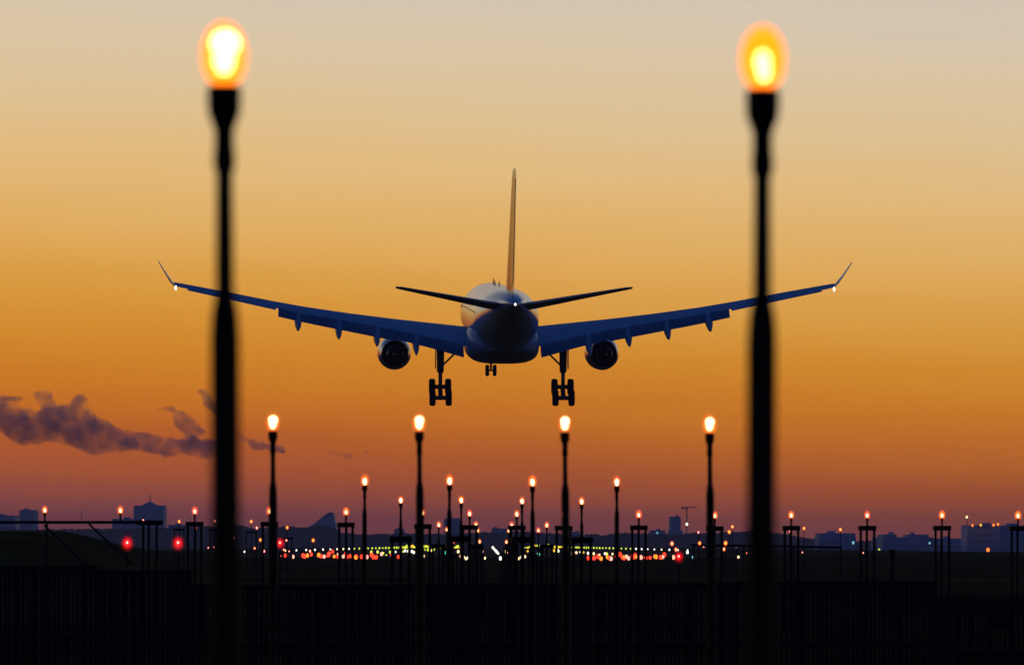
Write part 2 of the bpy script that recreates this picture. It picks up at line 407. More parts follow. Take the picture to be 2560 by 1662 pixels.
random.seed(33)
for k in range(16):
    px = random.uniform(520, 735) if k % 2 else random.uniform(1700, 1885)
    stake(px, random.uniform(1352, 1392), random.uniform(230, 330), random.choice('rrp'), 'tiny red lamp among the %s cluster of masts' % ('left' if k % 2 else 'right'), 'tiny red lamps of the %s cluster' % ('left' if k % 2 else 'right'), random.uniform(.6, 1.0))
# low beam on the right
rb = thing('cable_beam', 'low thin dark beam on posts behind the right near mast', 'beam', (gx(1915), 270, ground_z(0, 270)))
a, b = P(1727, 1362, 270) - rb.location, P(2105, 1368, 270) - rb.location
MB().tube(a, b, .07, n=8).build('beam', M['black'], rb)
for t in (.02, .35, .68, .99):
    q = a.lerp(b, t); MB().tube(q, (q.x, q.y, -.2), .05, n=8).build('post', M['black'], rb)

# ------------------------------------------------------------------ runway lights
def lightmesh(name, r, mt):
    return MB().lathe([(r * 1.25, -r * 2.2), (r * 1.25, -r * 1.9), (r * .35, -r * 1.8), (r * .35, -r * 1.2)], n=8, mi=0).ell((0, 0, 0), (r, r, r * 1.35), 8, 6, 1)
proto = {}
def small_light(px, py, d, mt, name, cat, label, group, rpx=2.0):
    p = P(px, py, d); r = rpx * d / F  # light head grows with distance, bloom put into its size
    key = (mt, name)
    if key not in proto:
        proto[key] = lightmesh(name, 1.0, mt).build(name, [M['black'], M[mt]]); o = proto[key]
    else:
        o = proto[key].copy(); COL.objects.link(o)
    o.location = p; k = r * random.uniform(.85, 1.12); o.scale = (k, k, k)
    tag(o, label, cat, group); return o
for side in (-1, 1):
    for i in range(64):
        inv = 1.613e-3 + .107e-3 * i
        if side > 0: inv = 2.05e-3 + .105e-3 * i
        if inv > 9.2e-3: break
        if side < 0 and i in (1, 2): continue
        dx = side / inv; d = F * 30 * inv
        gzr = ground_z(side * 30, d) + .30
        py = VY - gzr * F / d
        c = 'e_white' if inv < 2.85e-3 else ('e_lime' if inv < 5.2e-3 else 'e_yel')
        if i % 7 == 3 and c == 'e_white': c = 'e_warm'
        if inv > 7.5e-3: c = 'e_gold' if i % 2 else 'e_yel'
        small_light(VX + dx, py, d, c, 'runway_edge_light', 'runway light',
                    'tiny white or yellow light in the converging %s runway edge line' % ('left' if side < 0 else 'right'),
                    '%s runway edge lights' % ('left' if side < 0 else 'right'), 1.9 if inv < 4e-3 else 2.1)
S3 = lambda x, y: (900 + x * .1877, 1150 + y * .1877)
S4 = lambda x, y: (1200 + x * .1877, 1150 + y * .1877)
S2 = lambda x, y: (500 + x * .2101, 1150 + y * .2101)
S5 = lambda x, y: (1560 + x * .1877, 1150 + y * .1877)
ZONE = [S3(*q) for q in ((150, 1222), (235, 1220), (310, 1235), (350, 1272), (400, 1222), (410, 1290), (475, 1220), (545, 1212), (575, 1215), (600, 1203), (640, 1208), (690, 1212), (715, 1225), (865, 1190), (905, 1195), (950, 1200), (985, 1188))]
for x, y in ZONE: small_light(x, y, 520, random.choice(['e_white', 'e_white', 'e_warm', 'e_lime']), 'touchdown_zone_light', 'runway light', 'small whitish light in the band under the left runway edge line', 'left touchdown zone lights', random.uniform(2, 3))
ZONE2 = [S4(*q) for q in ((635, 1210), (985, 1202), (1040, 1205), (1075, 1282), (1165, 1210), (1207, 1225), (1205, 1252), (1250, 1222), (1285, 1230), (1335, 1222), (1380, 1226), (1440, 1237), (1515, 1242), (1590, 1262), (1665, 1242), (1690, 1246), (1765, 1247))]
for x, y in ZONE2: small_light(x, y, 520, random.choice(['e_white', 'e_gold', 'e_warm', 'e_lime']), 'touchdown_zone_light', 'runway light', 'small whitish light in the band under the right runway edge line', 'right touchdown zone lights', random.uniform(2, 3))
# dense yellow glow of the far runway end, both sides
for x0_, x1_, side in ((1004, 1038, 'left'), (1060, 1118, 'left'), (1134, 1150, 'left'), (1310, 1325, 'right'), (1336, 1352, 'right'), (1360, 1396, 'right')):
    x = x0_
    while x < x1_:
        small_light(x, random.uniform(1363, 1372), random.uniform(1700, 2100), random.choice(['e_yel', 'e_yel', 'e_lime', 'e_gold']), 'runway_end_light', 'runway light',
                    'yellow light in the dense glowing yellow-green cluster on the %s' % side, '%s yellow runway cluster' % side, random.uniform(2.2, 3.2)); x += random.uniform(2.6, 4.2)
CEN = [S3(1308, 1215), S3(1340, 1275), S3(1385, 1292), S3(1412, 1310), S3(1440, 1298), S3(850, 1275), S3(1633, 1215), S3(1635, 1310), S3(1663, 1302), S3(1872, 1305), S3(1930, 1212), S3(1966, 1240),
       S4(470, 1300), S4(512, 1310), S4(546, 1292), S4(598, 1282)]
for i, (x, y) in enumerate(CEN): small_light(x, y, 400, ['e_warm', 'e_pink', 'e_warm', 'e_warm', 'e_white'][i % 5], 'approach_centre_light', 'approach light', 'small warm white light low on the ground in the central gap', 'central ground lights', 4.0 if i == 9 else 3.0)
for i in range(5): small_light(1232 + i * 3.4, 1368 + i * 3.7, 402 - i * 8, 'e_white', 'lead_in_light', 'approach light', 'white light in the short slanting streak in the centre', 'slanting streak of lights', 2.6)
for q, s in ((S3(1118, 1237), 0), (S3(1135, 1230), 0), (S4(768, 1250), 1), (S4(788, 1252), 1)): small_light(*q, 470, 'e_green', 'threshold_light', 'runway light', 'green light under the %s yellow cluster' % ('left', 'right')[s], 'green threshold lights', 2.8)
REDL = [S2(*q) for q in ((1027, 1135), (1245, 1140), (1278, 1132), (1438, 1140), (1478, 1145), (1525, 1135), (1578, 1085), (1597, 1143), (1645, 1147), (1705, 1143), (1745, 1148), (1785, 1140), (1855, 1152), (1925, 1146), (1985, 1150), (2062, 1152), (2097, 1152))]
random.seed(21)
REDL += [(x_ + random.uniform(-3, 3), random.uniform(1383, 1393)) for x_ in range(690, 1000, 22)]
for i, (x, y) in enumerate(REDL): small_light(x, y, 345, ['e_red', 'e_red', 'e_org', 'e_red', 'e_pink'][i % 5], 'side_row_light', 'approach light', 'small red light in the row left of centre, close to the ground', 'left red light row', 4.0)
REDR = [S4(*q) for q in ((1520, 1302), (1575, 1290), (1612, 1308), (1720, 1300), (1745, 1308), (1865, 1252), (1890, 1287), (1917, 1297))] + [S5(*q) for q in ((0, 1300), (60, 1305), (112, 1275), (128, 1290), (155, 1285), (200, 1292), (226, 1292), (295, 1300), (347, 1297), (427, 1285), (488, 1292), (520, 1287))]
REDR += [(x_ + random.uniform(-3, 3), random.uniform(1385, 1394)) for x_ in range(1470, 1690, 24)]
for i, (x, y) in enumerate(REDR): small_light(x, y, 345, ['e_red', 'e_red', 'e_org', 'e_red', 'e_pink'][i % 5], 'side_row_light', 'approach light', 'small red light in the row right of centre, close to the ground', 'right red light row', 4.0)
for q, c, lb in ((S5(920, 1290), 'e_cyan', 'pale teal light alone right of the red light row'), (S5(1525, 1287), 'e_warm', 'pale yellow light on the ground left of the right near mast'), (S2(358, 1087), 'e_warm', 'pale warm light on the ground right of the left near mast'),
                 (S5(845, 1225), 'e_white', 'white light just right of the bright red end lamp'), (S2(2115, 1092), 'e_lime', 'lime light under the left runway edge line')):
    small_light(*q, 420, c, 'ground_light', 'ground light', lb, 'lone ground lights', 2.8)

# ------------------------------------------------------------------ airliner
plane = thing('airliner', 'twin-engine airliner seen from behind, wheels and flaps down, coming in to land', 'airliner')
def superr(y, w_, zt, zb, n=36):
    """fuselage ring, width w_, top and bottom"""
    cz, h = (zt + zb) / 2, (zt - zb) / 2
    return [(w_ / 2 * math.cos(2 * math.pi * i / n), y, cz + h * math.sin(2 * math.pi * i / n)) for i in range(n)]
R0 = 2.82
FS = [(31.0, .1, -.75, -.85), (30.7, 1.1, -.25, -1.35), (30, 2.1, .25, -1.75), (29, 3.1, .9, -2.15), (27.5, 4.3, 1.85, -2.5), (25.5, 5.2, 2.55, -2.72), (23, 5.58, 2.8, -2.82), (20, 5.64, R0, -R0),
      (0, 5.64, R0, -R0), (-8, 5.64, R0, -R0), (-11, 5.6, R0, -2.7), (-14, 5.3, 2.8, -2.2), (-17, 4.6, 2.76, -1.5), (-20, 3.65, 2.68, -.66), (-23, 2.7, 2.56, .2), (-25.5, 1.9, 2.42, .85), (-27.5, 1.35, 2.22, 1.25), (-28.8, .7, 1.98, 1.45), (-29.1, .4, 1.86, 1.52)]
MB().loft([superr(y, a, b, c) for y, a, b, c in FS]).build('fuselage', M['white'], plane, angle=60)
def belly_ring(y, w_, zt, zb, p=3.2, n=40):
    cz, h = (zt + zb) / 2, (zt - zb) / 2; r = []
    for i in range(n):
        t = 2 * math.pi * i / n; c, s = math.cos(t), math.sin(t)
        r.append((w_ / 2 * math.copysign(abs(c) ** (2 / p), c), y, cz + h * math.copysign(abs(s) ** (2 / p), s)))
    return r
MB().loft([belly_ring(y, a, b, c) for y, a, b, c in ((11.5, 1.5, -2.2, -2.8), (10, 4.6, -1.4, -3.3), (7, 6.1, -.6, -3.65), (2, 6.3, -.4, -3.88), (-4, 6.3, -.5, -3.88), (-7.5, 6.0, -.9, -3.5), (-10, 4.8, -1.4, -3.1), (-12, 2.4, -1.9, -2.6))]).build('belly_fairing', M['belly'], plane, angle=60)
# airfoil sections
AF = [(1, .0), (.85, .028), (.65, .062), (.45, .088), (.28, .092), (.14, .075), (.05, .048), (.012, .022), (0, 0), (.012, -.016), (.05, -.028), (.14, -.038), (.28, -.043), (.45, -.040), (.65, -.022), (.85, -.006)]
def section(x, yle, chord, z, tk, tw, sgn=1, cut=1.0):
    out = []
    for u, v in AF:
        u = min(u, cut)
        yy = -(u - .25) * chord; zz = v * tk * chord * 1.0
        c, s = math.cos(R(tw)), math.sin(R(tw))
        out.append((sgn * x, yle - .25 * chord + yy * c - zz * s, z + yy * s + zz * c))
    return out
# x, LE y, chord, z, thickness scale, twist
WS = [(2.2, 8.0, 11.0, -1.05, 1.05, 4.5), (3.4, 7.3, 10.2, -.85, 1.05, 4.4), (6.2, 5.6, 8.6, -.35, 1.0, 3.8), (9.4, 3.8, 7.0, .25, .95, 3.2), (13.5, 1.4, 5.9, 1.05, .9, 2.8), (17.5, -1.0, 5.0, 1.85, .9, 2.6),
      (20.2, -2.6, 4.4, 2.42, .9, 2.6), (24.5, -5.2, 3.4, 3.35, .95, 3.0), (28.2, -7.4, 2.5, 4.12, 1.0, 3.4), (28.9, -8.0, 2.1, 4.28, 1.0, 3.4)]
WS = [(a * (.979 if a > 5 else 1), b, c, z - .9 - .38 * smooth(5, 20, a), e, f) for a, b, c, z, e, f in WS]
WD = .9 + .38
def interp(x):
    for a, b in zip(WS, WS[1:]):
        if x <= b[0]:
            t = (x - a[0]) / (b[0] - a[0]); return [p + (q - p) * t for p, q in zip(a, b)]
    return list(WS[-1])
for sg in (-1, 1):
    wg = MB().loft([section(*s_, sg) for s_ in WS]).build('wing', M['wing'], plane, angle=60)
    # winglet
    wl = []
    for k, (x, yle, ch, z) in enumerate(((28.15, -7.95, 2.15, 4.22 - WD), (28.45, -8.6, 1.75, 4.5 - WD), (28.9, -9.5, 1.25, 5.2 - WD), (29.55, -10.6, .65, 6.3 - WD))):
        wl.append([(sg * (x + v * ch * .9), yle - u * ch, z - v * ch * .3) for u, v in AF])
    MB().loft(wl).build('winglet', M['white'], wg, angle=60)
    # drooped flaps and aileron behind the trailing edge
    def flap(name, xa, xb, cf, dr, gap, mt, n=5, cover=.06):
        rings = []
        for i in range(n):
            x = xa + (xb - xa) * i / (n - 1); s_ = interp(x)
            te_y = s_[1] - .25 * s_[2] - .75 * s_[2] * math.cos(R(s_[5])); te_z = s_[3] - .75 * s_[2] * math.sin(R(s_[5]))
            c = cf * (1 - .25 * i / (n - 1)) if n > 2 else cf
            ring = []
            for u, v in AF:
                yy, zz = -(u) * c, v * 1.25 * c
                ca, sa = math.cos(R(dr)), math.sin(R(dr))
                ring.append((sg * x, te_y + cover * c + yy * ca - zz * sa, te_z - gap + yy * sa + zz * ca))
            rings.append(ring)
        return MB().loft(rings).build(name, mt, wg, angle=60)
    flap('inboard_flap', 3.35, 9.38, 2.25, 26, .0, M['flap'], 5, .2)
    flap('outboard_flap', 9.25, 19.4, 2.05, 26, .0, M['flap'], 7, .2)
    flap('aileron', 19.6, 27.1, .62, 14, .01, M['wing'], 4, .25)
    # flap track fairings
    for fx, ln in ((17.7, 1.0), (14.2, 1.1), (10.9, 1.15), (7.5, 1.3)):
        s_ = interp(fx); ty = s_[1] - s_[2]; tz = s_[3] - .75 * s_[2] * math.sin(R(s_[5]))
        rr = []
        for t in [i / 10 for i in range(11)]:
            w_ = .32 * math.sin(math.pi * min(1, .06 + t * .92)) ** .7 + .015
            yy = ty + 2.2 - t * (3.5 + ln); drop = -.25 - .45 * t - 1.3 * ln * max(0, t - .35) ** 1.35
            rr.append([(sg * fx + w_ * math.cos(2 * math.pi * i / 12), yy, tz + drop + w_ * 1.9 * math.sin(2 * math.pi * i / 12)) for i in range(12)])
        MB().loft(rr).build('flap_fairing', M['wing'], wg)
    # wing-tip light
    MB().ell((sg * 28.1, -10.35, 4.0 - WD), (.085, .085, .19), 10, 8).build('strobe_lamp', M['strobe'], wg)
    # engine
    ex, ez = sg * 9.2, -3.2
    en = MB().lathe([(1.12, 8.0), (1.32, 7.95), (1.42, 7.6), (1.50, 6.6), (1.49, 5.2), (1.36, 3.6), (1.18, 2.6), (1.14, 2.6), (1.08, 3.4), (1.06, 7.5), (1.12, 8.0)], (ex, 0, ez), 36, 'y', caps=False).build('engine', M['nac'], plane, angle=60)
    MB().lathe([(.02, 7.4), (.95, 7.2), (1.06, 5.4), (.98, 3.2), (.80, 2.2), (.62, 1.5), (.58, 1.5), (.50, 2.2), (.02, 2.2)], (ex, 0, ez), 28, 'y').build('core_nozzle', M['hot'], en, angle=60)
    MB().lathe([(.02, 6.3), (1.08, 6.3), (1.08, 6.2), (.02, 6.2)], (ex, 0, ez), 28, 'y').build('fan', M['black'], en)
    MB().lathe([(.36, 2.3), (.34, 1.6), (.22, .9), (.03, .4)], (ex, 0, ez), 20, 'y').build('exhaust_cone', M['hot'], en, angle=60)
    pr = []
    for y, h, zt in ((6.8, .1, ez + 1.50), (4.5, .26, -1.0), (2, .30, -1.0), (-.5, .22, -1.1), (-1.6, .06, -1.2)):
        zb_ = ez + 1.25 if y > 3 else (ez + .75 + (3 - y) * .28)
        zb_ = min(zb_, zt - .05)
        pr.append([(ex - h / 2, y, zb_), (ex + h / 2, y, zb_), (ex + h / 2, y, zt), (ex - h / 2, y, zt)])
    MB().loft(pr).build('pylon', M['nac'], en, smooth=False)
    # horizontal stabiliser
    st = [section(x, yle, ch, z, .85, -5.5, sg) for x, yle, ch, z in ((.7, -20.3, 5.6, 1.2), (2.0, -21.2, 5.0, 1.42), (5.5, -23.6, 3.5, 2.15), (9.2, -26.0, 2.0, 2.9), (9.7, -26.7, 1.3, 3.0))]
    MB().loft(st).build('tailplane', M['tailgrey'], plane, angle=60)
    # main gear
    mx_, my, gd = sg * 5.34, -2.4, 1.05
    mg = MB().tube((mx_, my, -2.35), (mx_, my, -3.5 - gd), .35, .30, 14).tube((mx_, my, -3.5 - gd), (mx_, my, -5.45 - gd), .17, .17, 14).tube((mx_, my, -3.45 - gd), (mx_, my, -3.7 - gd), .33, .2, 14).build('main_gear', M['steel'], plane)
    MB().tube((mx_ - sg * 1.7, my + .1, -1.55 - gd), (mx_ - sg * .1, my, -3.1 - gd), .085, n=10).build('side_stay', M['steel'], mg)
    MB().box((mx_ + sg * .42, my, -2.15 - gd), (.07, 1.3, 2.3)).build('gear_door', M['belly'], mg, smooth=False)
    MB().tube((mx_, my - .32, -3.6 - gd), (mx_, my - .45, -4.4 - gd), .06).tube((mx_, my - .45, -4.4 - gd), (mx_, my - .2, -5.1 - gd), .06).build('torque_link', M['steel'], mg)
    tl = R(27); bc = Vector((mx_, my, -5.35 - gd))
    fwd = Vector((0, math.cos(tl), math.sin(tl)))
    MB().tube(bc - fwd * 1.05, bc + fwd * 1.05, .21, n=12).build('bogie_beam', M['steel'], mg)
    for k in (-1, 1):
        ax = bc + fwd * (.99 * k)
        MB().tube(ax + Vector((-.62, 0, 0)), ax + Vector((.62, 0, 0)), .19, n=14).build('axle', M['steel'], mg)
        for sx in (-1, 1):
            cx = ax + Vector((sx * .70, 0, 0))
            wh = MB().lathe([(.30, -.23), (.52, -.27), (.64, -.25), (.695, -.16), (.71, 0), (.695, .16), (.64, .25), (.52, .27), (.30, .23)], cx, 26, 'x').build('wheel', M['tyre'], mg)
            MB().lathe([(.1, -.16), (.29, -.18), (.31, -.21), (.31, .21), (.29, .18), (.1, .16)], cx, 18, 'x').build('hub', M['steel'], wh)
# fin
fn = []
for z, yle, ch, th in ((2.2, -14.2, 9.4, .60), (2.75, -16.0, 8.2, .60), (3.6, -17.6, 7.5, .62), (7.5, -21.2, 5.8, .50), (11.9, -25.2, 3.8, .36), (12.5, -25.9, 3.2, .30), (12.75, -26.5, 2.5, .16)):
    fn.append([(v / .092 * th / 2 if v >= 0 else v / .043 * th / 2, yle - u * ch, z) for u, v in AF])
fo = MB().loft(fn).build('fin', M['tail'], plane, angle=60)
ru = []
for z, yle, ch, th in ((3.2, -17.0, 7.75, .62), (7.5, -21.2, 5.8, .50), (11.9, -25.2, 3.8, .36)):
    w_ = .042 / .092 * th / 2 * 1.12
    ru.append([(w_, yle - .70 * ch, z), (.03, yle - 1.012 * ch, z), (-.03, yle - 1.012 * ch, z), (-w_, yle - .70 * ch, z)])
MB().loft(ru).build('rudder', M['tail'], fo, smooth=False)
MB().ell((0, -29.42, 1.70), (.08, .08, .10), 10, 8).build('tail_lamp', M['strobe'], plane)
MB().lathe([(.17, -29.35), (.19, -29.0), (.05, -28.9)], (0, 0, 1.70), 14, 'y').build('exhaust_pipe', M['hot'], plane)
# cabin windows along both flanks (one strip of panes per side) and antennas on the roof
for sg in (-1, 1):
    for i in range(49):
        y = 24.0 - i * .74
        if abs(y - 20.5) < .5 or abs(y + .5) < .5 or abs(y - 9) < .5: continue
        xw = math.sqrt(R0 ** 2 - .62 ** 2)
        MB().loft([[(sg * (xw + d1), y - .12, .45), (sg * (xw + d1), y + .12, .45), (sg * (xw + d1 - .05), y + .12, .80), (sg * (xw + d1 - .05), y - .12, .80)] for d1 in (-.05, .012)]).build('cabin_window', M['glass'], plane, smooth=False)
for y, h in ((17, .5), (13.5, .35), (4, .4)):
    MB().loft([[(.05, y + .3, 2.76), (-.05, y + .3, 2.76), (-.05, y - .3, 2.76), (.05, y - .3, 2.76)], [(.02, y - .05, 2.8 + h), (-.02, y - .05, 2.8 + h), (-.02, y - .35, 2.8 + h), (.02, y - .35, 2.8 + h)]]).build('antenna', M['black'], plane, smooth=False)
# nose gear
ny = 22.3
ng = MB().tube((0, ny, -2.3), (0, ny, -5.2), .13, .10, 12).build('nose_gear', M['steel'], plane)
MB().tube((0, ny + 1.4, -2.7), (0, ny, -4.0), .07).build('drag_brace', M['steel'], ng)
MB().tube((-.42, ny, -5.25), (.42, ny, -5.25), .07).build('axle', M['steel'], ng)
for sx in (-1, 1):
    MB().lathe([(.22, -.16), (.42, -.17), (.51, -.12), (.53, 0), (.51, .12), (.42, .17), (.22, .16)], (sx * .34, ny, -5.25), 24, 'x').build('wheel', M['tyre'], ng)
    MB().box((sx * .5, ny + .6, -2.95), (.05, 1.6, .75)).build('gear_door', M['white'], ng, smooth=False)
plane.location = P(1252, 821 - 26, 437)
plane.rotation_euler = (R(3.9), 0, R(2.2))

# ------------------------------------------------------------------ skyline
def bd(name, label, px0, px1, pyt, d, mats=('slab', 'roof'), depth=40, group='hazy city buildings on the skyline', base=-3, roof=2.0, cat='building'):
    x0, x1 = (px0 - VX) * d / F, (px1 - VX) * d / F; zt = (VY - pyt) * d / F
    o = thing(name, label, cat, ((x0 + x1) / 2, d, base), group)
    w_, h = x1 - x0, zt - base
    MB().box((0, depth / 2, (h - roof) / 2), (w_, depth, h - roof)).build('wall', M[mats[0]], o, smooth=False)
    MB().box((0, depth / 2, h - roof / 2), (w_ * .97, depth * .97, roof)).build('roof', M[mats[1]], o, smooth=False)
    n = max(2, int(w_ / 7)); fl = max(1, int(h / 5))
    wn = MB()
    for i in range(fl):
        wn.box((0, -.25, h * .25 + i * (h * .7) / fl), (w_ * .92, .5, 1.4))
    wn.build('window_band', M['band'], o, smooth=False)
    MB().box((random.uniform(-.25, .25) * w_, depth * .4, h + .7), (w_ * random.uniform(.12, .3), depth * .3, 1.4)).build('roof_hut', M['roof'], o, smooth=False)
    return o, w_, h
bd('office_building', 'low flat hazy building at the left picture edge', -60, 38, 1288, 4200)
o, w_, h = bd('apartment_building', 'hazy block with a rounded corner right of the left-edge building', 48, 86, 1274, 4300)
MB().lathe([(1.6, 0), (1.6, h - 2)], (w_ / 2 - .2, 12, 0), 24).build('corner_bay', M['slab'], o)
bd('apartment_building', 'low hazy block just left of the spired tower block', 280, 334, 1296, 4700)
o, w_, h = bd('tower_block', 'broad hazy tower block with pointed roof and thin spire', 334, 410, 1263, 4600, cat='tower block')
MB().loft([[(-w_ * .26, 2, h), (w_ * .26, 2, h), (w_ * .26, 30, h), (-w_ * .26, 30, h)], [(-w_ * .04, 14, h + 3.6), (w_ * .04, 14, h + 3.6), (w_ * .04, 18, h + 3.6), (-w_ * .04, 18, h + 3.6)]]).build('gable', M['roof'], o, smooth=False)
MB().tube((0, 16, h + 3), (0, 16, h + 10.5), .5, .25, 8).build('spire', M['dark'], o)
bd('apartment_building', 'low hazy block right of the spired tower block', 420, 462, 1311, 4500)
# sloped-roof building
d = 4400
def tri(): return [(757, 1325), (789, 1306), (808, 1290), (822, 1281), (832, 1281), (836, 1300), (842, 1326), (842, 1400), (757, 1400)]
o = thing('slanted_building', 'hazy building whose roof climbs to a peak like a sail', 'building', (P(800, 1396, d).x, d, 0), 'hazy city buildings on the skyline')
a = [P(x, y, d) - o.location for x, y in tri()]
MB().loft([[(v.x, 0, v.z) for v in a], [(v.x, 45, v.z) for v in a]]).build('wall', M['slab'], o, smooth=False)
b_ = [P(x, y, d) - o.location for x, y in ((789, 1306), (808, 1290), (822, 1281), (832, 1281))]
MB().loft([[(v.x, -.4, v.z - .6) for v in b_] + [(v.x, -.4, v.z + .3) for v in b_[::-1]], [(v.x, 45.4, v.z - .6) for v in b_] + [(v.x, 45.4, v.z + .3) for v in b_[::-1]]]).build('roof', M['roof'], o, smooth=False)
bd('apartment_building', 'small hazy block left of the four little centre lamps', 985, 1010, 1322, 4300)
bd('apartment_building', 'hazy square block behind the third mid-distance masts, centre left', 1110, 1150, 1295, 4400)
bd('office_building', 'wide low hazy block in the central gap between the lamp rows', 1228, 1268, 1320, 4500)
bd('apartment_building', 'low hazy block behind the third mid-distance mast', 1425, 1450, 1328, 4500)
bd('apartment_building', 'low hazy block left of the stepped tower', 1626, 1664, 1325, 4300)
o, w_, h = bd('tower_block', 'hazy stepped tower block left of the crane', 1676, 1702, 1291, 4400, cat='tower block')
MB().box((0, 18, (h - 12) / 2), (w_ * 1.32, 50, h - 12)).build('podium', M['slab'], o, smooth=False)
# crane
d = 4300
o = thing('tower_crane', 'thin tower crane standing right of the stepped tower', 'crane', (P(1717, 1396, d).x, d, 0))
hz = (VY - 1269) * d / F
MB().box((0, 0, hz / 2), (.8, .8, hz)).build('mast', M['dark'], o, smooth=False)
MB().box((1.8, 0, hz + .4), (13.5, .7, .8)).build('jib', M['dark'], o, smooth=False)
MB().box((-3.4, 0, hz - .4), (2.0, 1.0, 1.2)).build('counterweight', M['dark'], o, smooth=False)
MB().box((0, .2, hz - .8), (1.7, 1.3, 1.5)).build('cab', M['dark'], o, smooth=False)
bd('hangar', 'wide flat-topped hangar right of the right near mast', 2047, 2140, 1332, 3000, cat='hangar', mats=('hazed_concrete', 'roof'))
bd('hangar', 'hangar between the second and third right-hand lamp tables', 2206, 2242, 1335, 2900, cat='hangar', mats=('hazed_concrete', 'roof'))
bd('terminal_building', 'long low terminal building behind the third right-hand lamp table', 2190, 2335, 1342, 3000, cat='terminal', mats=('hazed_concrete', 'roof'))
bd('terminal_building', 'raised terminal block left of the third right-hand lamp table', 2270, 2322, 1335, 3060, cat='terminal', mats=('hazed_concrete', 'roof'))
bd('terminal_building', 'low terminal wing filling the gap beside the big block', 2330, 2420, 1345, 3100, cat='terminal', mats=('hazed_concrete', 'roof'))
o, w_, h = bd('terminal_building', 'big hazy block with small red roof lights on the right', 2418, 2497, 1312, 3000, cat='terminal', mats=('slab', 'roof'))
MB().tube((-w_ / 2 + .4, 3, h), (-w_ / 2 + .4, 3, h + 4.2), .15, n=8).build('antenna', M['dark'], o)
bd('terminal_building', 'hazy block at the right picture edge behind the last lamp table', 2499, 2620, 1313, 3050, cat='terminal', mats=('hazed_concrete', 'roof'))
for x, y, d, c, r, lb in ((2417, 1292, 2995, 'e_warm', 3.0, 'warm light on the antenna of the big right-hand block'),
        (2431, 1313, 2985, 'e_org', 2.6, 'reddish roof light, first from left on the big right-hand block'), (2452, 1312, 2985, 'e_gold', 3.0, 'amber roof light, second from left on the big right-hand block'),
        (2484, 1312, 2985, 'e_org', 3.2, 'reddish roof light, third from left on the big right-hand block'), (2495, 1310, 2985, 'e_org', 3.2, 'reddish roof light, fourth from left on the big right-hand block'),
        (1717, 1310, 4200, 'e_white', 3.4, 'bright white light below the tower crane'), (1643, 1332, 4200, 'e_cyan', 2.4, 'faint greenish light on the low block left of the stepped tower'),
        (2133, 1356, 2900, 'e_cyan', 3.2, 'pale blue light at the right end of the wide hangar'), (2198, 1373, 2850, 'e_lime', 2.6, 'greenish light at the left end of the terminal'),
        (2324, 1357, 2900, 'e_cyan', 2.4, 'pale light on the terminal left of the third right-hand table'), (2263, 1386, 2800, 'e_cyan', 2.6, 'bluish light at the foot of the terminal'),
        (2121, 1390, 2800, 'e_cyan', 2.4, 'bluish light at the foot of the wide hangar'), (2388, 1395, 2700, 'e_cyan', 2.4, 'cyan apron light right of the third right-hand table'),
        (2425, 1395, 2700, 'e_cyan', 2.2, 'cyan apron light below the left corner of the big block'), (2464, 1396, 2700, 'e_cyan', 2.2, 'cyan apron light under the orange floodlights'), (2505, 1397, 2700, 'e_white', 2.6, 'white apron light under the right corner of the big block'),
        (2470, 1374, 2800, 'e_org', 4.0, 'orange floodlight low on the big right-hand block'), (2458, 1384, 2790, 'e_gold', 2.4, 'yellow floodlight left below the orange one'), (2469, 1385, 2790, 'e_gold', 2.4, 'yellow floodlight right below the orange one')):
    small_light(x, y, d, c, 'floodlight', 'floodlight', lb, 'far building and apron lights', r)
# far woods, one dim mass of crowns
PROF = [(-80, 1322), (200, 1322), (420, 1318), (540, 1312), (600, 1311), (640, 1320), (720, 1314), (745, 1318), (770, 1316), (800, 1308), (830, 1316), (850, 1330), (930, 1334), (1000, 1330), (1100, 1335), (1190, 1330), (1300, 1328), (1420, 1334), (1520, 1335), (1560, 1331), (1640, 1334), (1760, 1330), (1900, 1325), (2020, 1344), (2100, 1350), (2300, 1352), (2640, 1352)]
tw_ = MB(); d = 4150
for k in range(1500):
    px = -80 + 2720 * (k + random.random()) / 1500
    for (a, b), (c, e) in zip(PROF, PROF[1:]):
        if px <= c: top = b + (e - b) * (px - a) / (c - a); break
    dd = d + random.uniform(-60, 60); zt = (VY - top - 2.5 * noise.noise((px * .03, 1.5, 0)) - 1.5 * noise.noise((px * .11, 4.5, 0))) * dd / F * random.uniform(.94, 1.01)
    r = random.uniform(1.0, 2.2); x = (px - VX) * dd / F
    n0 = len(tw_.v)
    tw_.ell((x, dd, zt - r), (r * 1.3, r, r), 6, 4)
    tw_.ell((x, dd, (zt - r) / 2), (r * 1.4, r, max(1, (zt - r) / 2 + 1.2)), 6, 4)
    for i in range(n0, len(tw_.v)):
        v = Vector(tw_.v[i]); q = noise.noise_vector(v * .6) * r * .35; tw_.v[i] = tuple(v + q)
tag(tw_.build('far_woods', M['wood'], smooth=False), 'dim hazy belt of woods along the horizon', 'woods', kind='stuff')

